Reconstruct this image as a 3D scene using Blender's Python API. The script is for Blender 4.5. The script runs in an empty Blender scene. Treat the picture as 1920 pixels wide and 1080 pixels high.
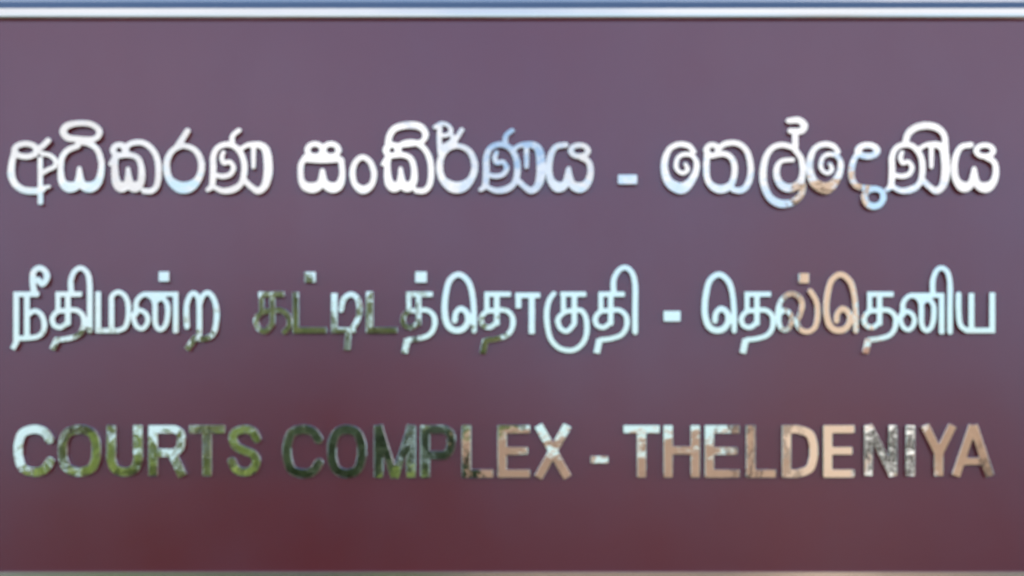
import bpy, bmesh, math, random
import numpy as np
from mathutils import Vector, Matrix

# ------------------------------------------------------------------ camera, sky, sun, exposure
scene = bpy.context.scene
COL = scene.collection
S = 0.0015625          # metres on the board for one photo pixel (board shown is 3 m wide)
H0 = 890.0             # photo row level with the eye
EYE = 1.6
D = 5.0                # camera to board
def PX(px): return (px - 960.0) * S
def PZ(py): return EYE + (H0 - py) * S

cam_data = bpy.data.cameras.new('camera')
cam_data.sensor_width = 36.0
cam_data.lens = 36.0 * D / (1920 * S)
cam_data.shift_y = (H0 - 540.0) / 1920.0
cam_data.clip_start = 0.05
cam_data.clip_end = 3000
cam_data.dof.use_dof = True
cam_data.dof.focus_distance = 24.0
cam_data.dof.aperture_fstop = 3.9
cam = bpy.data.objects.new('camera', cam_data)
cam.location = (0, -D, EYE)
cam.rotation_euler = (math.radians(90), 0, 0)
COL.objects.link(cam)
scene.camera = cam

SUN_EL, SUN_AZ = math.radians(36), math.radians(-18)   # azimuth from +Y (behind the board) towards +X
world = bpy.data.worlds.new('World')
scene.world = world
world.use_nodes = True
wn, wl = world.node_tree.nodes, world.node_tree.links
wn.clear()
wout = wn.new('ShaderNodeOutputWorld')
sky = wn.new('ShaderNodeTexSky')
sky.sky_type = 'NISHITA'
sky.sun_disc = False
sky.sun_elevation = SUN_EL
sky.sun_rotation = SUN_AZ
sky.air_density = 1.0
sky.dust_density = 0.6
sky.ozone_density = 1.2
bg_sky = wn.new('ShaderNodeBackground'); bg_sky.inputs['Strength'].default_value = 0.15
wl.new(sky.outputs[0], bg_sky.inputs['Color'])
bg_cl = wn.new('ShaderNodeBackground')
bg_cl.inputs['Color'].default_value = (1.0, 0.985, 1.0, 1)
bg_cl.inputs['Strength'].default_value = 1.15
tc = wn.new('ShaderNodeTexCoord')
mp = wn.new('ShaderNodeMapping'); mp.inputs['Scale'].default_value = (1.0, 1.0, 3.0)
mp.inputs['Location'].default_value = (0.37, 0.2, 0.1)
nz = wn.new('ShaderNodeTexNoise'); nz.inputs['Scale'].default_value = 3.4
nz.inputs['Detail'].default_value = 7; nz.inputs['Roughness'].default_value = 0.55
wl.new(tc.outputs['Generated'], mp.inputs['Vector']); wl.new(mp.outputs[0], nz.inputs['Vector'])
# clouds bank in a belt low over the horizon and thin out towards the zenith
sepw = wn.new('ShaderNodeSeparateXYZ'); wl.new(tc.outputs['Generated'], sepw.inputs[0])
belt = wn.new('ShaderNodeMapRange')
belt.inputs['From Min'].default_value = 0.10; belt.inputs['From Max'].default_value = 0.19
belt.inputs['To Min'].default_value = -0.08; belt.inputs['To Max'].default_value = 0.09
wl.new(sepw.outputs['Z'], belt.inputs['Value'])
zen = wn.new('ShaderNodeMapRange')
zen.inputs['From Min'].default_value = 0.33; zen.inputs['From Max'].default_value = 0.60
zen.inputs['To Min'].default_value = 0.0; zen.inputs['To Max'].default_value = -0.45
wl.new(sepw.outputs['Z'], zen.inputs['Value'])
a1 = wn.new('ShaderNodeMath'); a1.operation = 'ADD'; wl.new(nz.outputs[0], a1.inputs[0]); wl.new(belt.outputs[0], a1.inputs[1])
a2 = wn.new('ShaderNodeMath'); a2.operation = 'ADD'; wl.new(a1.outputs[0], a2.inputs[0]); wl.new(zen.outputs[0], a2.inputs[1])
cr = wn.new('ShaderNodeMapRange'); cr.interpolation_type = 'SMOOTHSTEP'
cr.inputs['From Min'].default_value = 0.44; cr.inputs['From Max'].default_value = 0.60
wl.new(a2.outputs[0], cr.inputs['Value'])
mxw = wn.new('ShaderNodeMixShader')
wl.new(cr.outputs[0], mxw.inputs[0]); wl.new(bg_sky.outputs[0], mxw.inputs[1]); wl.new(bg_cl.outputs[0], mxw.inputs[2])
# shaded cloud bellies
nz2 = wn.new('ShaderNodeTexNoise'); nz2.inputs['Scale'].default_value = 9.0; nz2.inputs['Detail'].default_value = 4
wl.new(mp.outputs[0], nz2.inputs['Vector'])
sh = wn.new('ShaderNodeMapRange'); sh.inputs['From Min'].default_value = 0.36; sh.inputs['From Max'].default_value = 0.60
sh.inputs['To Min'].default_value = 0.92; sh.inputs['To Max'].default_value = 1.2
wl.new(nz2.outputs[0], sh.inputs['Value']); wl.new(sh.outputs[0], bg_cl.inputs['Strength'])
# pale cyan haze low over the horizon
bg_hz = wn.new('ShaderNodeBackground'); bg_hz.inputs['Color'].default_value = (0.66, 0.95, 1.0, 1); bg_hz.inputs['Strength'].default_value = 0.95
hzr = wn.new('ShaderNodeMapRange'); hzr.interpolation_type = 'SMOOTHSTEP'
hzr.inputs['From Min'].default_value = 0.03; hzr.inputs['From Max'].default_value = 0.17
hzr.inputs['To Min'].default_value = 0.85; hzr.inputs['To Max'].default_value = 0.0
wl.new(sepw.outputs['Z'], hzr.inputs['Value'])
mxh = wn.new('ShaderNodeMixShader')
wl.new(hzr.outputs[0], mxh.inputs[0]); wl.new(mxw.outputs[0], mxh.inputs[1]); wl.new(bg_hz.outputs[0], mxh.inputs[2])
wl.new(mxh.outputs[0], wout.inputs['Surface'])

sun_d = bpy.data.lights.new('sun', 'SUN')
sun_d.energy = 5.0
sun_d.angle = math.radians(0.5)
sun_d.color = (1.0, 0.95, 0.87)
sun = bpy.data.objects.new('sun', sun_d)
sdir = Vector((math.sin(SUN_AZ) * math.cos(SUN_EL), math.cos(SUN_AZ) * math.cos(SUN_EL), math.sin(SUN_EL)))
sun.rotation_euler = sdir.to_track_quat('Z', 'Y').to_euler()
sun.location = (0, 0, 20)
COL.objects.link(sun)

scene.view_settings.view_transform = 'Standard'
scene.view_settings.look = 'None'
scene.view_settings.gamma = 1
scene.view_settings.use_curve_mapping = False
scene.view_settings.exposure = 0.0

# ------------------------------------------------------------------ helpers
def mat(name, base, rough=0.6, metal=0.0, ior=1.5, var=None, scale=5.0, bump=0.0, bscale=20.0, spec=0.5, detail=4):
    m = bpy.data.materials.new(name); m.use_nodes = True
    n, l = m.node_tree.nodes, m.node_tree.links
    p = n['Principled BSDF']
    p.inputs['Base Color'].default_value = (*base, 1)
    p.inputs['Roughness'].default_value = rough
    p.inputs['Metallic'].default_value = metal
    p.inputs['IOR'].default_value = ior
    p.inputs['Specular IOR Level'].default_value = spec
    t = n.new('ShaderNodeTexCoord')
    if var:
        z = n.new('ShaderNodeTexNoise'); z.inputs['Scale'].default_value = scale; z.inputs['Detail'].default_value = detail
        r = n.new('ShaderNodeValToRGB')
        r.color_ramp.elements[0].position = 0.35; r.color_ramp.elements[1].position = 0.65
        r.color_ramp.elements[0].color = (*base, 1); r.color_ramp.elements[1].color = (*var, 1)
        l.new(t.outputs['Object'], z.inputs['Vector']); l.new(z.outputs[0], r.inputs[0]); l.new(r.outputs[0], p.inputs['Base Color'])
    if bump:
        z2 = n.new('ShaderNodeTexNoise'); z2.inputs['Scale'].default_value = bscale; z2.inputs['Detail'].default_value = 2
        b = n.new('ShaderNodeBump'); b.inputs['Strength'].default_value = 1.0; b.inputs['Distance'].default_value = bump
        l.new(t.outputs['Object'], z2.inputs['Vector']); l.new(z2.outputs[0], b.inputs['Height']); l.new(b.outputs[0], p.inputs['Normal'])
    return m

def mesh_obj(name, me, m, parent=None, loc=None):
    if m and not me.materials: me.materials.append(m)
    o = bpy.data.objects.new(name, me); COL.objects.link(o)
    if parent: o.parent = parent
    if loc: o.location = loc
    return o

def bm_obj(name, bm, m, parent=None, loc=None, smooth=False):
    bmesh.ops.recalc_face_normals(bm, faces=bm.faces)
    me = bpy.data.meshes.new(name); bm.to_mesh(me); bm.free()
    if smooth: me.polygons.foreach_set('use_smooth', [True] * len(me.polygons))
    return mesh_obj(name, me, m, parent, loc)

def add_box(bm, x0, x1, y0, y1, z0, z1, bev=0.0):
    r = bmesh.ops.create_cube(bm, size=1.0)
    for v in r['verts']:
        v.co = Vector(((x0 + x1) / 2 + v.co.x * (x1 - x0), (y0 + y1) / 2 + v.co.y * (y1 - y0), (z0 + z1) / 2 + v.co.z * (z1 - z0)))
    if bev:
        es = list({e for v in r['verts'] for e in v.link_edges})
        bmesh.ops.bevel(bm, geom=es, offset=bev, segments=2, affect='EDGES')

def box(name, x0, x1, y0, y1, z0, z1, m, parent=None, bev=0.0):
    bm = bmesh.new(); add_box(bm, x0, x1, y0, y1, z0, z1, bev); return bm_obj(name, bm, m, parent)

def thing(name, label, cat, loc=(0, 0, 0), group=None):
    o = bpy.data.objects.new(name, None); COL.objects.link(o); o.location = loc
    o['label'] = label; o['category'] = cat
    if group: o['group'] = group
    return o

# ------------------------------------------------------------------ materials
M_board = mat('board_paint', (0.295, 0.008, 0.016), rough=0.23, ior=2.42, var=(0.280, 0.018, 0.034), scale=2.2, bump=0.0006, bscale=3.0)
M_board.node_tree.nodes['Principled BSDF'].inputs['Specular Tint'].default_value = (0.60, 0.69, 1.0, 1)
n_, l_ = M_board.node_tree.nodes, M_board.node_tree.links      # uneven sheen: wiped and rain-marked lacquer
t_ = n_.new('ShaderNodeTexCoord'); q_ = n_.new('ShaderNodeMapping'); q_.inputs['Scale'].default_value = (2.2, 1.0, 1.2)
z_ = n_.new('ShaderNodeTexNoise'); z_.inputs['Scale'].default_value = 2.0; z_.inputs['Detail'].default_value = 6
r_ = n_.new('ShaderNodeMapRange'); r_.inputs['From Min'].default_value = 0.3; r_.inputs['From Max'].default_value = 0.7
r_.inputs['To Min'].default_value = 0.195; r_.inputs['To Max'].default_value = 0.24
l_.new(t_.outputs['Object'], q_.inputs[0]); l_.new(q_.outputs[0], z_.inputs['Vector']); l_.new(z_.outputs[0], r_.inputs['Value'])
l_.new(r_.outputs[0], n_['Principled BSDF'].inputs['Roughness'])
M_steel = mat('mirror_steel', (0.96, 0.97, 0.98), rough=0.03, metal=1.0, bump=0.0006, bscale=10.0)
n_, l_ = M_steel.node_tree.nodes, M_steel.node_tree.links      # small dents of hand-cut sheet
b_ = n_.new('ShaderNodeBump'); b_.inputs['Distance'].default_value = 0.00013
z_ = n_.new('ShaderNodeTexNoise'); z_.inputs['Scale'].default_value = 42.0; z_.inputs['Detail'].default_value = 2
g_ = n_.new('ShaderNodeNewGeometry')
l_.new(g_.outputs['Position'], z_.inputs['Vector']); l_.new(z_.outputs[0], b_.inputs['Height'])
l_.new([n for n in n_ if n.type == 'BUMP' and n is not b_][0].outputs[0], b_.inputs['Normal'])
l_.new(b_.outputs[0], n_['Principled BSDF'].inputs['Normal'])
M_rail = mat('frame_steel', (0.87, 0.89, 0.93), rough=0.14, metal=1.0, bump=0.0014, bscale=3.5)
M_post = mat('post_steel', (0.35, 0.36, 0.38), rough=0.45, metal=1.0)
M_back = mat('board_back', (0.30, 0.31, 0.32), rough=0.5, metal=1.0)
M_wall = mat('tan_plaster', (0.33, 0.22, 0.15), rough=0.85, var=(0.26, 0.165, 0.11), scale=1.3, bump=0.01, bscale=8)
M_wall2 = mat('brown_plaster', (0.275, 0.18, 0.125), rough=0.85, var=(0.20, 0.13, 0.09), scale=0.9, bump=0.01, bscale=8)
M_pillar = mat('pale_tan_plaster', (0.52, 0.385, 0.285), rough=0.8, var=(0.45, 0.325, 0.235), scale=1.5)
M_white = mat('white_paint', (0.80, 0.79, 0.76), rough=0.6)
M_roof = mat('roof_tiles', (0.34, 0.17, 0.10), rough=0.8, var=(0.26, 0.13, 0.09), scale=3.0)
M_glass = mat('window_glass', (0.03, 0.026, 0.022), rough=0.2, spec=0.15)
M_door = mat('dark_wood', (0.07, 0.045, 0.03), rough=0.6)
M_bark = mat('bark', (0.10, 0.075, 0.055), rough=0.9, var=(0.06, 0.045, 0.035), scale=8)
M_lime = mat('lime_leaves', (0.31, 0.40, 0.10), rough=0.5, var=(0.16, 0.24, 0.06), scale=1.6)
M_green = mat('green_leaves', (0.13, 0.18, 0.055), rough=0.5, var=(0.24, 0.27, 0.10), scale=1.4)
M_dark = mat('shade_dark_leaves', (0.022, 0.045, 0.02), rough=0.5, var=(0.055, 0.09, 0.03), scale=1.1)  # dark green, taken darker so the colour carries the shade among the trees
M_ground = mat('ground_earth', (0.045, 0.055, 0.025), rough=0.95, var=(0.36, 0.27, 0.22), scale=1.8, detail=8)
_r = [n for n in M_ground.node_tree.nodes if n.type == 'VALTORGB'][0]
_r.color_ramp.elements[0].position = 0.50; _r.color_ramp.elements[1].position = 0.60

for m_ in (M_lime, M_green, M_dark):      # leaves let some light through
    n_, l_ = m_.node_tree.nodes, m_.node_tree.links
    p_ = n_['Principled BSDF']; t_ = n_.new('ShaderNodeBsdfTranslucent'); x_ = n_.new('ShaderNodeMixShader')
    l_.new(p_.inputs['Base Color'].links[0].from_socket, t_.inputs['Color'])
    x_.inputs[0].default_value = 0.2
    l_.new(p_.outputs[0], x_.inputs[1]); l_.new(t_.outputs[0], x_.inputs[2]); l_.new(x_.outputs[0], n_['Material Output'].inputs['Surface'])

# ------------------------------------------------------------------ setting: ground
bm = bmesh.new()
bmesh.ops.create_grid(bm, x_segments=4, y_segments=4, size=900)
g = bm_obj('ground', bm, M_ground); g['kind'] = 'structure'

# ------------------------------------------------------------------ the sign
sign = thing('court_sign', 'purple maroon board with three lines of mirror steel lettering in a bright steel frame', 'sign', (0, 0, 0))
BX0, BX1 = PX(-14), PX(1934)
BZ0, BZ1 = PZ(1072), PZ(38)
box('panel', BX0, BX1, 0.0, 0.012, BZ0, BZ1, M_board, sign)
box('back_sheet', BX0, BX1, 0.0125, 0.045, BZ0, BZ1, M_back, sign)

def rail(name, prof, a, b, axis):
    """profile (depth towards the viewer, offset outwards from the panel edge) swept from a to b"""
    bm = bmesh.new(); rings = []
    for t in (a, b):
        rings.append([bm.verts.new(axis(t, d, o)) for d, o in prof])
    n = len(prof)
    for i in range(n):
        bm.faces.new((rings[0][i], rings[0][(i + 1) % n], rings[1][(i + 1) % n], rings[1][i]))
    bm.faces.new(rings[0]); bm.faces.new(rings[1][::-1])
    return bm_obj(name, bm, M_rail, sign)
def p(v): return v * S
# (depth in front of the panel, photo pixels outwards): rounded lower nose, flat face, face leaning back to the sky, outer lip
prof = [(-0.045, p(-1)), (0.006, p(-1)), (0.0150, p(0.6)), (0.0180, p(2.0)), (0.0193, p(4.5)), (0.0197, p(8.5)), (0.0198, p(19.0)),
        (0.0080, p(33.0)), (0.0070, p(40)), (0.0030, p(46)), (-0.045, p(46))]
rail('frame_rail', prof, BX0 - p(46), BX1 + p(46), lambda t, d, o: (t, -d, BZ1 + o))
prof_low = [(-0.045, p(-1)), (0.006, p(-1))] + [(d, max(o - 8.5 * S, p(0.3) * k)) for k, (d, o) in enumerate(prof[5:9])] + prof[9:]
rail('frame_rail', prof_low, BX0 - p(46), BX1 + p(46), lambda t, d, o: (t, -d, BZ0 - o))
rail('frame_rail', prof, BZ0 - p(0.5), BZ1 + p(0.5), lambda t, d, o: (BX0 - o, -d, t))
rail('frame_rail', prof, BZ0 - p(0.5), BZ1 + p(0.5), lambda t, d, o: (BX1 + o, -d, t))
for sx in (-1, 1):
    box('post', sx * 1.05 - 0.04, sx * 1.05 + 0.04, 0.046, 0.126, -0.3, BZ1, M_post, sign, 0.004)

# ------------------------------------------------------------------ lettering: strokes -> outline -> raised metal
def ring(cx, cy, rx, ry, r): return ('c', [(cx + rx * math.cos(a), cy + ry * math.sin(a), r) for a in [k * math.pi / 5 for k in range(10)]])
def cur(*pts, r=6.0): return ('o', [(q[0], q[1], q[2] if len(q) > 2 else r) for q in pts])
def bar(x0, y0, x1, y1, r=6.0): return ('b', [(x0, y0, r), (x1, y1, r)])
def clo(*pts, r=6.0): return ('c', [(q[0], q[1], q[2] if len(q) > 2 else r) for q in pts])
def mv(strokes, dx, dy=0, sx=1.0, x0=0.0):
    return [(k, [((q[0] - x0) * sx + x0 + dx, q[1] + dy, q[2]) for q in pts]) for k, pts in strokes]

def smooth(pts, closed, n=6):
    P = [np.array(q, float) for q in pts]; m = len(P); out = []
    for i in range(m if closed else m - 1):
        if closed: a, b, c, d = P[i - 1], P[i], P[(i + 1) % m], P[(i + 2) % m]
        else: a, b, c, d = P[max(i - 1, 0)], P[i], P[i + 1], P[min(i + 2, m - 1)]
        for k in range(n):
            t = k / n
            out.append(0.5 * (2 * b + (c - a) * t + (2 * a - 5 * b + 4 * c - d) * t * t + (3 * b - a - 3 * c + d) * t ** 3))
    out.append(P[0] if closed else P[-1])
    return out

def outline(strokes, h=1.3):
    allp = [q for k, pts in strokes for q in pts]
    x0 = min(q[0] - q[2] for q in allp) - 5; x1 = max(q[0] + q[2] for q in allp) + 5
    y0 = min(q[1] - q[2] for q in allp) - 5; y1 = max(q[1] + q[2] for q in allp) + 5
    xs = np.arange(x0, x1 + h, h); ys = np.arange(y0, y1 + h, h)
    X, Y = np.meshgrid(xs, ys); F = np.full(X.shape, 1e3)
    for k, pts in strokes:
        if k == 'b':
            (ax, ay, r), (bx, by, _) = pts
            L = math.hypot(bx - ax, by - ay); ux, uy = (bx - ax) / L, (by - ay) / L
            U = (X - (ax + bx) / 2) * ux + (Y - (ay + by) / 2) * uy
            V = -(X - (ax + bx) / 2) * uy + (Y - (ay + by) / 2) * ux
            F = np.minimum(F, np.maximum(np.abs(U) - L / 2, np.abs(V) - r)); continue
        q = smooth(pts, k == 'c')
        for a, b in zip(q[:-1], q[1:]):
            d = b[:2] - a[:2]; L2 = max(d @ d, 1e-9)
            T = np.clip(((X - a[0]) * d[0] + (Y - a[1]) * d[1]) / L2, 0, 1)
            F = np.minimum(F, np.hypot(X - a[0] - T * d[0], Y - a[1] - T * d[1]) - (a[2] + T * (b[2] - a[2])))
    F = np.where(np.abs(F) < 1e-6, 1e-6, F)
    ny, nx = F.shape; nxt = {}; pos = {}
    def edge(i, j, v):      # v=0: (i,j)-(i,j+1), v=1: (i,j)-(i+1,j)
        key = (i, j, v)
        if key not in pos:
            f0 = F[i, j]; f1 = F[i, j + 1] if v == 0 else F[i + 1, j]; t = f0 / (f0 - f1)
            pos[key] = (xs[j] + (h * t if v == 0 else 0), ys[i] + (h * t if v == 1 else 0))
        return key
    I = F < 0
    for i in range(ny - 1):
        for j in range(nx - 1):
            c = (I[i, j], I[i, j + 1], I[i + 1, j + 1], I[i + 1, j])
            s = sum(c)
            if s in (0, 4): continue
            E = [(edge(i, j, 0) if c[0] != c[1] else None), (edge(i, j + 1, 1) if c[1] != c[2] else None),
                 (edge(i + 1, j, 0) if c[2] != c[3] else None), (edge(i, j, 1) if c[3] != c[0] else None)]
            # walk: entering edges go inside->outside with the inside kept on one side
            ins = [k for k in range(4) if c[k] and not c[(k + 1) % 4]]
            outs = [k for k in range(4) if not c[k] and c[(k + 1) % 4]]
            if len(ins) == 1: nxt[E[ins[0]]] = E[outs[0]]
            else:
                for k in ins: nxt[E[k]] = E[(k + 1) % 4] if not c[(k + 1) % 4] and c[(k + 2) % 4] else E[(k - 1) % 4]
    loops = []
    while nxt:
        s0 = next(iter(nxt)); lp = []; k = s0
        while k in nxt:
            lp.append(pos[k]); k = nxt.pop(k)
        if len(lp) > 8: loops.append(lp)
    res = []
    for lp in loops:       # light smoothing and thinning
        A = np.array(lp)
        A = (np.roll(A, 1, 0) + 2 * A + np.roll(A, -1, 0)) / 4
        keep = [0]
        for i in range(1, len(A)):
            if np.hypot(*(A[i] - A[keep[-1]])) > 1.1: keep.append(i)
        if len(keep) > 5: res.append(A[keep])
    return res

letter_rng = random.Random(11)
BEV = 0.0015
def letter(name, strokes, tilt=None, thick=0.012, lift=0.006):
    loops = outline(strokes)
    allp = np.vstack(loops); cx, cy = (allp.min(0) + allp.max(0)) / 2
    cd = bpy.data.curves.new(name, 'CURVE'); cd.dimensions = '2D'; cd.fill_mode = 'BOTH'
    for lp in loops:
        sp = cd.splines.new('POLY'); sp.points.add(len(lp) - 1); sp.use_cyclic_u = True
        for k, (x, y) in enumerate(lp): sp.points[k].co = ((x - cx) * S, (cy - y) * S, 0, 1)
    cd.extrude = thick / 2; cd.bevel_depth = BEV; cd.bevel_resolution = 2; cd.offset = -BEV
    tmp = bpy.data.objects.new('tmp_curve', cd); COL.objects.link(tmp)
    dg = bpy.context.evaluated_depsgraph_get()
    me = bpy.data.meshes.new_from_object(tmp.evaluated_get(dg))
    bpy.data.objects.remove(tmp); bpy.data.curves.remove(cd)
    me.name = name; me.materials.clear()
    for poly in me.polygons: poly.use_smooth = False
    o = mesh_obj(name, me, M_steel, sign)
    tx, tz = tilt if tilt else (0, 0)
    tx += letter_rng.uniform(-0.12, 0.12); tz += letter_rng.uniform(-0.12, 0.12)
    # the letter lies in XZ facing -Y, a little out of true on its studs (degrees: leaning up, turned right)
    o.rotation_euler = (math.radians(90 - tx), 0, math.radians(tz))
    o.location = (PX(cx), -(lift + thick / 2 + BEV), PZ(cy))
    return o

# ---- Sinhala line
ka = [ring(227, 284, 12, 10, 6), cur((218, 296), (210, 310), r=4.5),
      cur((221, 292), (218, 315), (221, 343, 8.5), (231, 353, 10.5), (242, 345, 7.5), (243, 318, 4)),
      cur((243, 318, 4), (246, 345, 8), (256, 353, 10.5), (267, 343, 7.5), (268, 318), (262, 300), (248, 293), (232, 293)),
      cur((236, 281), (250, 271), (270, 270), (286, 280), (297, 299), (300, 325), (297, 349), (287, 360), (273, 360))]
ra = [clo((347, 276, 5.5), (328, 283, 6), (317, 300, 6.3), (315, 320, 6.5), (321, 339, 7.5), (335, 351, 10.5), (347, 354, 11.5),
          (360, 351, 10.5), (373, 339, 7.5), (380, 320, 6.5), (378, 300, 6.3), (367, 283, 6))]
ra_tail = [cur((334, 279, 6.5), (344, 264, 6.5), (354, 248, 6))]
na = [cur((392, 358, 5), (400, 349, 6), (402, 320, 6.2), (402, 297), (410, 280), (428, 273), (446, 280), (458, 300), (460, 325), (454, 346), (440, 357, 7), (420, 360, 6), (404, 353, 5)),
      cur((405, 330, 5), (420, 333, 5.5), (434, 329, 5.5), (440, 317, 5), (433, 306, 5), (422, 308, 5), (418, 298, 5), (421, 288, 4.5)),
      cur((452, 283, 5), (465, 275, 5), (476, 276, 5), (477, 300, 4.5), (477, 316, 4)),
      cur((468, 274, 5.5), (488, 274, 7), (500, 283, 8), (504, 305, 8.5), (504, 330, 8.5), (498, 351, 7.5), (486, 360, 7), (474, 353, 6), (462, 342, 6))]
na_tail = [cur((438, 276), (438, 258), (450, 247), r=5.2)]
ya = [cur((1060, 274), (1042, 278), (1032, 295, 6.3), (1029, 320, 6.5), (1033, 341, 7.5), (1046, 353, 10.5), (1060, 346, 7.5), (1066, 318, 4.5)),
      cur((1066, 318, 4.5), (1071, 346, 7.5), (1086, 354, 10.5), (1100, 346, 8), (1107, 325), (1103, 306), (1090, 298)),
      ring(1086, 285, 16, 10.5, 5.6)]
e_sign = [cur((1300, 287, 5), (1290, 276, 6), (1272, 273, 6), (1255, 281, 6), (1246, 300, 6.5), (1245, 322, 7), (1252, 342, 9), (1264, 352, 10.5), (1278, 355, 11),
              (1291, 346, 8.5), (1302, 328, 6.5), (1305, 308, 5.5), (1296, 294, 5), (1280, 292, 5), (1269, 300, 4.6), (1267, 318, 4.6), (1278, 327, 4.6), (1288, 321, 4.6), (1284, 310, 4))]
SINHALA = [
 ([ring(52, 284, 21, 12, 6), cur((72, 284), (84, 276), (94, 266)),
   cur((31, 290, 6.5), (26, 310, 6.5), (25, 330, 7), (32, 347, 7), (48, 358, 7), (70, 360, 7), (84, 357, 6)),
   bar(79, 296, 79, 386, 5), cur((82, 290), (98, 294), (108, 304), (106, 314), (94, 320), (82, 327), r=5), cur((84, 354), (95, 352), r=4)], (0, 0)),
 ([cur((149, 276), (129, 285), (119, 300), (117, 325), (121, 345, 8), (134, 353, 10.5), (149, 346, 8), (152, 317, 4)),
   cur((152, 317, 4), (156, 346, 8), (172, 353, 10.5), (187, 343, 8), (193, 320), (192, 300), (184, 281), (168, 271), (150, 268)),
   clo((150, 263), (131, 261, 7), (122, 250, 7), (129, 239, 7), (148, 234), (172, 235), (188, 245), (188, 257), (176, 264))], (0, 0)),
 (ka, (0, 0)), (ra + ra_tail, (0, 0)), (na + na_tail, (0, 0)),
 ([ring(592, 284, 14, 11.5, 6), ring(622, 284, 14, 11.5, 6), cur((574, 301), (606, 303), (640, 301)),
   cur((574, 297), (566, 312), (566, 337), (574, 351, 9), (590, 354, 10.5), (603, 345, 8), (606, 322, 5)),
   cur((606, 322, 5), (610, 345, 8), (624, 354, 10.5), (637, 349, 9), (643, 330), (641, 303))], (0, 0)),
 ([clo((681, 297), (668, 306), (662, 325), (665, 344), (673, 354, 7.5), (682, 358, 8.5), (692, 354, 7.5), (700, 344), (702, 325), (695, 306))], (0, 0)),
 (mv(ka, 509) + [cur((728, 280), (731, 258, 6.5), (742, 243, 7), (765, 237, 7.5), (788, 240, 7.5), (798, 252, 6.5), (794, 266, 5.5), (772, 273, 5), (742, 275, 5))], (0, 0)),
 (mv(ra, 510) + [cur((826, 290), (824, 264), (825, 240), r=5), cur((816, 241), (828, 234), (841, 238), (846, 248), (838, 256), (828, 256), r=4.6),
                 cur((846, 254), (850, 262), (842, 271), (832, 276), r=4.6), cur((848, 276), (857, 261), (866, 246), r=5.2)], (0, 0)),
 (mv(na + na_tail, 510), (0, 0)), (ya, (0, 0)),
 ('hyphen', [bar(1158, 338.5, 1194, 338.5, 9.5)], (0, 0)),
 (e_sign, (0, 0)),
 ([ring(1334, 284, 11, 10, 6), cur((1325, 288), (1323, 315), (1325, 338), (1335, 352, 7.5), (1350, 357, 8.5), (1366, 351, 7.5), (1374, 336), (1376, 315), (1370, 299), (1358, 291), (1342, 292)),
   cur((1345, 282), (1358, 272), (1380, 271), (1396, 282), (1404, 302), (1406, 326), (1400, 348, 6.5), (1388, 359, 6.5), (1374, 358))], (0, 0)),
 ([cur((1487, 280), (1465, 274), (1446, 280), (1434, 298, 6.5), (1429, 325, 7), (1431, 350, 7), (1442, 373, 7.5), (1462, 384, 8), (1484, 381, 7), (1499, 368, 6.5), (1504, 350)),
   cur((1489, 284), (1500, 300), (1503, 325), (1497, 345, 7.5), (1480, 355, 8.5), (1464, 350, 8), (1455, 335, 6.5), (1455, 316), (1464, 304, 5), (1484, 302, 5)),
   cur((1477, 229), (1495, 228, 7), (1506, 237, 7), (1500, 248, 7), (1480, 248)), cur((1489, 250), (1489, 284))], (0, 0)),
 (mv(e_sign, 270, 0, 0.97, 1275), (0, 0)),
 ([ring(1624, 285, 18, 10.5, 6.5), cur((1606, 290), (1597, 306), (1594, 328), (1598, 345), (1609, 353), (1628, 355)),
   clo((1636, 356), (1651, 362), (1653, 376), (1644, 387, 6.5), (1630, 388, 7), (1620, 379, 6.5), (1620, 364))], (0, 0)),
 (mv(na, 1268, 0, 0.98, 390) + [cur((1694, 274), (1700, 253, 7), (1716, 241, 7.5), (1738, 238, 7.5), (1757, 244, 7), (1768, 259), (1770, 290))], (0, 0)),
 (mv(ya, 757), (0, 0)),
]
# ---- Tamil line
tha = [bar(107, 553, 157, 553, 5.5), bar(112, 553, 112, 584, 4.8), bar(130.5, 553, 130.5, 612, 5.3),
       cur((130, 584), (112, 585), (102, 597), (104, 610), (117, 615), (130, 606), r=5.3),
       cur((130, 583), (147, 583), (159, 594), (160, 614), (150, 629), (130, 636), (112, 638), r=5.3)]
tha_tail = [bar(110, 636, 104, 664, 6.5)]
ka_t = [bar(0, 553, 49, 553, 5.5), bar(6, 553, 6, 584, 4.8), bar(26.5, 553, 26.5, 610, 5.3), cur((27, 584), (9, 586), (-4, 600), (0, 616), (13, 622), (26, 609), r=5.3)]
e_t = [cur((889, 622, 5), (889, 590, 5.3), (886, 555, 5.5), (878, 529), (861, 516), (844, 527), (836, 555), (834, 585), (839, 609, 6.5), (852, 620, 6.5), (868, 618, 6.5),
           (878, 604), (875, 587), (864, 580), (855, 589, 5.5), (853, 603, 5.5))]
nna = [clo((254, 602), (254, 590), (264, 583), (276, 589), (280, 604), (271, 617), (260, 614), r=5),
       cur((258, 590), (259, 567), (271, 554), (285, 557), (293, 572), (294, 608), (303, 619), (313, 611), (317, 592), (316, 572), (306, 560), (296, 566), r=5.2),
       bar(272, 553, 337, 553, 5.2), bar(332, 553, 332, 626, 5.3)]
def dot(x, y, w): return [bar(x - w / 2, y, x + w / 2, y, w / 2)]
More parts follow.
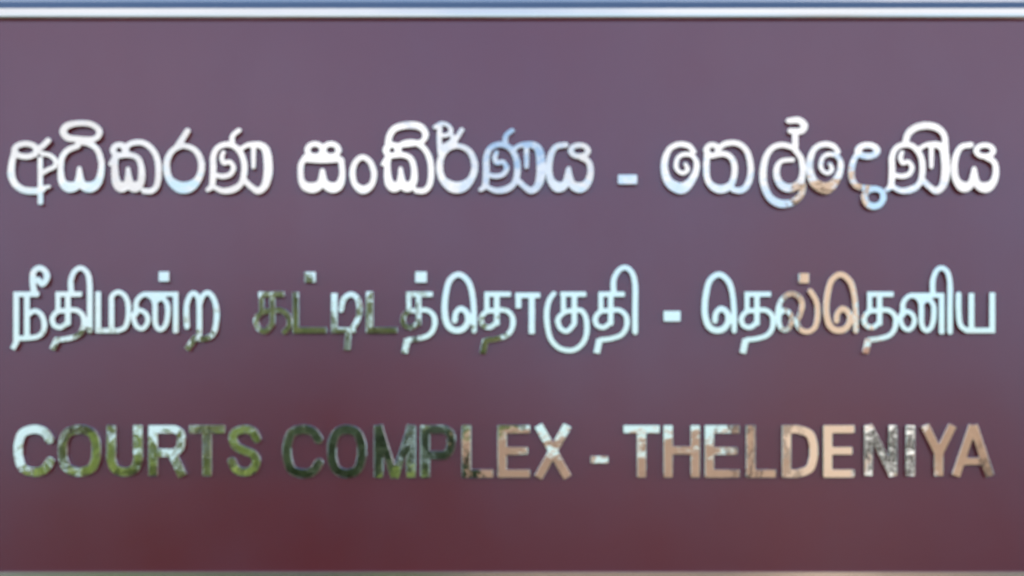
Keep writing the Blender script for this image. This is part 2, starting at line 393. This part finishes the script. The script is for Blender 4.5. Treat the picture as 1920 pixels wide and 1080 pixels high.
TAMIL = [
 ([bar(34, 548, 34, 645, 5.5), bar(36, 640, 27, 656, 5.5), bar(29, 553, 77, 553, 5.5), bar(54, 553, 54, 634, 5.3),
   cur((56, 592), (68, 584), (80, 590), (86, 605), (85, 622), (74, 632), (54, 635), (36, 635), r=5.3),
   cur((68, 552), (65, 530), (67, 511), (78, 504), (89, 511), (91, 524), (83, 534), (75, 526))], (0, 0)),
 (tha + [bar(112, 634, 101, 657, 6), cur((137, 549), (136, 530), (142, 512), (154, 504), (166, 512), (171, 532), (171.5, 580), (171.5, 622), r=5.4)], (0, 0)),
 ([bar(187, 547, 187, 626, 5.5), bar(187, 621, 226, 621, 5.3), cur((224, 621), (237, 615), (243, 598), (243, 572), (236, 555), (224, 549), (213, 557), (212, 575), (212, 618), r=5.2)], (0, 0)),
 (nna + dot(310, 520, 20), (0, 0)),
 ([cur((353, 614), (352, 578), (358, 557), (366, 551), (374, 560), (376, 580), (376, 630), r=5.4),
   cur((376, 574), (382, 557), (392, 550), (402, 560), (408, 582), (407, 610), (401, 628), (386, 636), (369, 635), r=5.4), bar(370, 632, 352, 657, 6)], (0, 0)),
 (mv(ka_t + [cur((27, 584), (43, 583), (56, 594), (58, 611), (49, 623), r=5.3)], 486), (0, 0)),
 ([bar(556, 548, 556, 626, 6), bar(556, 620, 614, 620, 6)] + dot(583, 521, 21), (0, 0)),
 ([bar(628, 550, 628, 626, 6), bar(628, 620, 668, 620, 5.8), cur((641, 583, 5), (646, 562), (660, 553), (672, 563), (675, 588), (667, 610), (656, 622), r=5.6), bar(655, 618, 652, 658, 6)], (0, 0)),
 ([bar(694, 547, 694, 626, 7), bar(694, 620, 746, 620, 6)], (0, 0)),
 (mv(tha + tha_tail, 655) + dot(790, 521, 22), (0, 0)),
 (e_t, (0, 0)),
 (mv(tha + tha_tail, 801), (0, 0)),
 ([bar(966, 555, 1013, 555, 5.8), bar(972, 555, 972, 580, 5.5), bar(997, 555, 997, 628, 5.8)], (0, 0)),
 (mv(ka_t, 1050) + [cur((1076, 583), (1090, 584), (1098, 598), (1100, 622), (1094, 642), (1080, 655), (1064, 658), (1046, 652), (1032, 636), (1026, 612), (1025, 585), (1030, 564), (1038, 552), r=5.4)], (0, 0)),
 (mv(tha + tha_tail, 1014) + [cur((1150, 549), (1150, 527), (1159, 509), (1172, 503), (1184, 513), (1190, 537), (1190, 580), (1190, 624), r=5.5)], (0, 0)),
 ('hyphen', [bar(1243, 594, 1275, 594, 10.5)], (0, 0)),
 (mv(e_t, 486), (0, 0)), (mv(tha + tha_tail, 1287), (0, 0)),
 ([cur((1458, 606), (1457, 585), (1463, 565), (1478, 552), (1494, 556), (1502, 572), (1498, 590), (1492, 605), (1498, 618), (1512, 623), (1526, 614), (1531, 590), (1528, 566), (1517, 547), r=5.4),
   clo((1470, 583), (1480, 591), (1482, 606), (1474, 619), (1463, 617), (1458, 604), (1460, 590), r=5.2)] + dot(1505, 523, 20), (0, 0)),
 (mv(e_t, 713), (0, 0)), (mv(tha + tha_tail, 1516), (0, 0)),
 (mv(nna, 1432, 2, 0.98, 258) + [cur((1746, 552), (1746, 528), (1753, 509), (1763, 504), (1773, 512), (1778, 536), (1778, 580), (1778, 624), r=5.3)], (0, 0)),
 ([cur((1794, 553), (1794, 585), (1797, 610), (1808, 620), r=5.4), bar(1806, 620.5, 1862, 620.5, 5.6), bar(1818, 550, 1818, 622, 5.5), bar(1857, 549, 1857, 626, 5.6)], (0, 0)),
]
# ---- English line
def cap(ch, x0, x1, y0=797, y1=893, w=8.7):
    a, b, t, u = x0 + w, x1 - w, y0 + w * 0.92, y1 - w * 0.92
    h = w * 0.92; m = (y0 + y1) / 2; c = (x0 + x1) / 2
    if ch == 'C': return [cur((b + 2, t + 19), (b - 8, t + 5), (c + 2, t), (a + 9, t + 7), (a + 1, m - 14), (a, m), (a + 1, m + 14), (a + 9, u - 7), (c + 2, u), (b - 8, u - 5), (b + 3, u - 20), r=w)]
    if ch == 'O': return [clo((c, t), (b - 9, t + 7), (b - 1, m - 16), (b, m), (b - 1, m + 16), (b - 9, u - 7), (c, u), (a + 9, u - 7), (a + 1, m + 16), (a, m), (a + 1, m - 16), (a + 9, t + 7), r=w)]
    if ch == 'U': return [bar(a, y0, a, y0 + 55, w), bar(b, y0, b, y0 + 55, w), cur((a, y0 + 54), (a, u - 22), (a + 7, u - 6), (c, u), (b - 7, u - 6), (b, u - 22), (b, y0 + 54), r=w)]
    if ch == 'R': return [bar(a, y0, a, y1, w), bar(a, t, b - 12, t, h), bar(a, m + 4, b - 14, m + 4, h), cur((b - 14, t), (b - 4, t + 7), (b - 2, t + 20), (b - 5, m - 4), (b - 15, m + 4), r=h), bar(b - 20, m + 4, x1 - 8, y1, w)]
    if ch == 'T': return [bar(x0, t, x1, t, h), bar(c, y0, c, y1, w)]
    if ch == 'S': return [cur((b + 1, t + 18), (b - 7, t + 4), (c, t), (a + 5, t + 6), (a + 1, t + 20), (a + 8, m - 7), (c, m), (b - 6, m + 7), (b, u - 20), (b - 6, u - 5), (c, u), (a + 7, u - 5), (a - 1, u - 20), r=w * 0.95)]
    if ch == 'M': return [bar(a, y0, a, y1, w), bar(b, y0, b, y1, w), bar(a - 1, y0, c, y1, w * 0.85), bar(b + 1, y0, c, y1, w * 0.85)]
    if ch == 'P': return [bar(a, y0, a, y1, w), bar(a, t, b - 12, t, h), bar(a, m + 7, b - 12, m + 7, h), cur((b - 13, t), (b - 3, t + 8), (b - 1, t + 22), (b - 4, m - 2), (b - 13, m + 7), r=h)]
    if ch == 'L': return [bar(a, y0, a, y1, w), bar(a, u, x1, u, h)]
    if ch == 'E': return [bar(a, y0, a, y1, w), bar(a, t, x1, t, h), bar(a, m - 1, x1 - 4, m - 1, h * 0.95), bar(a, u, x1, u, h)]
    if ch == 'X': return [bar(a - 1, y0, b + 1, y1, w * 0.98), bar(b + 1, y0, a - 1, y1, w * 0.98)]
    if ch == 'H': return [bar(a, y0, a, y1, w), bar(b, y0, b, y1, w), bar(a, m - 2, b, m - 2, h)]
    if ch == 'D': return [bar(a, y0, a, y1, w), bar(a, t, c - 4, t, h), bar(a, u, c - 4, u, h), cur((c - 6, t), (b - 9, t + 8), (b - 1, t + 26), (b, m), (b - 1, u - 26), (b - 9, u - 8), (c - 6, u), r=w * 0.96)]
    if ch == 'N': return [bar(a, y0, a, y1, w * 0.92), bar(b, y0, b, y1, w * 0.92), bar(a - 1, y0, b + 1, y1, w * 0.9)]
    if ch == 'I': return [bar(c, y0, c, y1, w)]
    if ch == 'Y': return [bar(a - 1, y0, c, m + 6, w * 0.95), bar(b + 1, y0, c, m + 6, w * 0.95), bar(c, m, c, y1, w)]
    if ch == 'A': return [bar(a - 1, y1, c, y0, w * 0.95), bar(b + 1, y1, c, y0, w * 0.95), bar(a + 10, m + 20, b - 10, m + 20, h * 0.9)]
ENGLISH = [('C', 29, 103), ('O', 112, 192), ('U', 203, 270), ('R', 281, 353), ('T', 357, 424), ('S', 429, 491),
           ('C', 531, 605), ('O', 615, 688), ('M', 702, 780), ('P', 789, 856), ('L', 866, 925), ('E', 933, 994), ('X', 1001, 1072),
           ('-', 1107, 1140), ('T', 1168, 1236), ('H', 1243, 1311), ('E', 1320, 1385), ('L', 1397, 1453), ('D', 1464, 1532), ('E', 1541, 1600),
           ('N', 1617, 1680), ('I', 1694, 1714), ('Y', 1723, 1791), ('A', 1781, 1861)]
TILT_E = {13: (0.3, 0), 0: (-0.1, 0)}
TILT_S = {0: (-0.95, 0), 1: (-1.05, 0), 3: (-0.75, 0.2), 7: (0.9, 0), 8: (0.8, 0), 9: (1.8, 0.1), 14: (0.45, -0.2), 15: (0.25, 0), 16: (0.15, 0), 10: (0.5, 0), 12: (0.3, 0), 13: (0.4, 0), 17: (0.7, 0.3), 18: (0.8, 0.2)}
for k_, g_ in enumerate(SINHALA):
    if g_[0] == 'hyphen': letter('hyphen', g_[1], g_[2])
    else: letter('sinhala_letter', g_[0], TILT_S.get(k_))
for g_ in TAMIL:
    if g_[0] == 'hyphen': letter('hyphen', g_[1], g_[2])
    else: letter('tamil_letter', g_[0], g_[1])
for k, (ch, a, b) in enumerate(ENGLISH):
    if ch == '-': letter('hyphen', [bar(a, 862, b, 862, 7.5)], TILT_E.get(k))
    else: letter('latin_letter', cap(ch, a, b, 797, 893 if k < 6 or k > 19 else 896), TILT_E.get(k))

# ------------------------------------------------------------------ what stands across from the sign (seen mirrored in the letters)
def mirx(px, L): return PX(px) * (D + L) / D          # x of a thing at distance L whose image shows in column px
def mirz(py, L): return EYE + (H0 - py) * S * (D + L) / D

def leaf_mesh(name, blobs, n, size, seed):
    rng = np.random.default_rng(seed)
    w = np.array([b[3] ** 2 for b in blobs]); w = w / w.sum()
    idx = rng.choice(len(blobs), n, p=w)
    B = np.array(blobs)[idx]
    d = rng.normal(size=(n, 3)); d /= np.linalg.norm(d, axis=1)[:, None]
    rad = B[:, 3] * (rng.uniform(0.3, 1.05, n) ** 0.6 + 0.22 * np.abs(rng.normal(size=n)) ** 2 * 0.5)
    c = B[:, :3] + d * rad[:, None] * np.array([1, 1, 0.8])
    a = rng.normal(size=(n, 3)); a /= np.linalg.norm(a, axis=1)[:, None]
    t = rng.normal(size=(n, 3)); t -= (t * a).sum(1)[:, None] * a; t /= np.linalg.norm(t, axis=1)[:, None]
    s = size * rng.uniform(0.6, 1.3, n)[:, None]
    V = np.stack([c - a * s, c + t * s * 0.45, c + a * s, c - t * s * 0.45], 1).reshape(-1, 3)
    me = bpy.data.meshes.new(name)
    me.from_pydata(V.tolist(), [], [(4 * i, 4 * i + 1, 4 * i + 2, 4 * i + 3) for i in range(n)])
    return me

def tube(bm, a, b, r0, r1, seg=8):
    a, b = Vector(a), Vector(b); q = (b - a).to_track_quat('Z', 'Y'); R = []
    for pnt, r in ((a, r0), (b, r1)):
        R.append([bm.verts.new(pnt + q @ Vector((r * math.cos(k * 2 * math.pi / seg), r * math.sin(k * 2 * math.pi / seg), 0))) for k in range(seg)])
    for k in range(seg): bm.faces.new((R[0][k], R[0][(k + 1) % seg], R[1][(k + 1) % seg], R[1][k]))
    bm.faces.new(R[0][::-1]); bm.faces.new(R[1])

def tree(px, L, top_py, width_px, m, label, seed, trunk=True, cat='tree', group=None, n=5000):
    rng = random.Random(seed)
    H = mirz(top_py, L); W = width_px * S * (D + L) / D
    t = thing('tree' if trunk else 'shrub', label, cat, (mirx(px, L), -L, 0), group)
    z0 = H * 0.30 if trunk else 0.15
    blobs = []
    for k in range(16 if trunk else 9):
        f = (k + 0.5) / (16 if trunk else 9)
        z = z0 + (H - z0) * (0.12 + 0.76 * f)
        rr = W * 0.5 * (0.75 * math.sin(math.pi * min(0.97, 0.22 + 0.72 * f)))
        a = rng.uniform(0, 6.28)
        b = W * rng.uniform(0.13, 0.23)
        blobs.append((rr * math.cos(a) * 0.9, rr * math.sin(a) * 0.9, min(z, H - b * 0.75), b))
    bm = bmesh.new()
    if trunk:
        top = Vector((rng.uniform(-.2, .2), rng.uniform(-.2, .2), H * 0.55))
        tube(bm, (0, 0, -0.2), top * 0.55, 0.035 * H, 0.026 * H); tube(bm, top * 0.55, top, 0.026 * H, 0.014 * H)
        for bl in blobs[::2]: tube(bm, top * rng.uniform(0.5, 0.95), Vector(bl[:3]), 0.012 * H, 0.004 * H, 6)
    else:
        for bl in blobs: tube(bm, (0, 0, -0.05), Vector(bl[:3]), 0.03, 0.012, 6)
    bm_obj('trunk' if trunk else 'stem', bm, M_bark, t)
    me = leaf_mesh('crown' if trunk else 'foliage', blobs, n, 0.09 if L < 30 else 0.14, seed)
    mesh_obj('crown' if trunk else 'foliage', me, m, t)
    return t

tree(165, 27, 612, 160, M_green, 'green tree with an open crown nearest the left end of the row', 1, group='trees facing the sign')
tree(285, 24, 818, 130, M_lime, 'low lime green tree between two darker green trees', 2, group='trees facing the sign', n=6000)
tree(378, 27, 585, 110, M_green, 'slim round topped green tree left of the tallest tree', 3, group='trees facing the sign', n=6000)
tree(560, 28, 505, 270, M_green, 'tallest green tree with a broad open crown', 4, group='trees facing the sign', n=11000)
tree(705, 25, 530, 190, M_green, 'tall narrow green tree beside the tallest tree', 5, group='trees facing the sign', n=7000)
tree(615, 21, 775, 380, M_dark, 'wide dark green tree, leaves darkened as shade, in front of the tall trees', 6, group='trees facing the sign', n=9000)
tree(830, 24, 770, 130, M_dark, 'dark green tree at the end of the brown garden wall', 7, group='trees facing the sign')
tree(920, 30, 600, 120, M_green, 'slim green tree rising behind the brown garden wall', 11, group='trees facing the sign')
tree(66, 18, 846, 120, M_lime, 'low yellow green shrub at the left end of the verge', 8, False, 'shrub', 'shrubs on the verge', 3500)
tree(178, 20, 798, 140, M_lime, 'rounded lime green shrub in front of the leftmost tree', 12, False, 'shrub', 'shrubs on the verge', 3500)
tree(235, 17, 845, 130, M_lime, 'second lowest yellow green shrub along the verge from the left', 9, False, 'shrub', 'shrubs on the verge', 3500)
tree(385, 20, 822, 150, M_green, 'broad mid green shrub in front of the round topped tree', 13, False, 'shrub', 'shrubs on the verge', 3500)
tree(455, 19, 790, 110, M_lime, 'upright lime green shrub left of the wide dark tree', 14, False, 'shrub', 'shrubs on the verge', 3000)
tree(765, 15, 866, 160, M_lime, 'bright yellow green shrub in front of the dark trees', 10, False, 'shrub', 'shrubs on the verge', 3500)

# brown garden wall, then the tan house
L = 24
gw = thing('garden_wall', 'low brown plastered garden wall with a pale coping beside the tan house', 'wall', (mirx(1120, L), -L, 0))
hw = (mirx(1392, L) - mirx(860, L)) / 2
box('wall_body', -hw, hw, -0.12, 0.12, -0.1, mirz(829, L), M_wall2, gw)
box('coping', -hw, hw, -0.17, 0.17, mirz(829, L) + 0.002, mirz(820, L), M_pillar, gw, 0.01)

hx0, hx1 = mirx(1405, L), mirx(1925, L)
hz = mirz(735, L)
house = thing('house', 'single storey tan plastered house with a tiled roof and white framed window', 'house', ((hx0 + hx1) / 2, -L, 0))
w2 = (hx1 - hx0) / 2
box('wall', -w2, w2, -3.0, 0.0, -0.1, hz, M_wall, house)
bm = bmesh.new()
ev = 0.15; rp = hz + 0.75
vs = [bm.verts.new(v) for v in ((-w2 - ev, 0.45, hz), (w2 + ev, 0.45, hz), (w2 + ev, -3.45, hz), (-w2 - ev, -3.45, hz), (-w2 + 1.5, -1.5, rp), (w2 - 1.5, -1.5, rp))]
for f in ((0, 1, 5, 4), (1, 2, 5), (2, 3, 4, 5), (3, 0, 4), (0, 3, 2, 1)): bm.faces.new([vs[i] for i in f])
bm_obj('roof', bm, M_roof, house)
def local(px): return mirx(px, L) - (hx0 + hx1) / 2
wx0, wx1, wz0, wz1 = local(1619), local(1717), mirz(905, L), mirz(815, L)
win = box('window', wx0, wx1, 0.002, 0.03, wz0, wz1, M_glass, house)
bm = bmesh.new()
add_box(bm, wx0 - 0.10, wx1 + 0.10, 0.003, 0.09, wz1 + 0.001, wz1 + 0.22)
add_box(bm, wx0 - 0.10, wx1 + 0.10, 0.003, 0.09, wz0 - 0.12, wz0 - 0.001)
for k in range(4):
    xx = wx0 + (wx1 - wx0) * k / 3
    add_box(bm, xx - 0.015, xx + 0.015, 0.031, 0.07, wz0, wz1)
add_box(bm, wx0, wx1, 0.072, 0.085, wz0 + 0.25, wz0 + 0.30)
fr = bm_obj('frame', bm, M_white, win)
box('door', local(1840), local(1905), 0.002, 0.04, 0.0, 2.0, M_door, house)

Lp = 12
gp = thing('gate_pillar', 'tall square pale tan gate pillar with a stepped cap', 'pillar', (mirx(1552, Lp), -Lp, 0))
pw = 58 * S * (D + Lp) / D; ph = mirz(345, Lp)
box('shaft', -pw, pw, -2 * pw, 0, -0.2, ph, M_pillar, gp, 0.01)
box('cap', -pw - 0.06, pw + 0.06, -2 * pw - 0.06, 0.06, ph + 0.001, ph + 0.14, M_pillar, gp, 0.015)
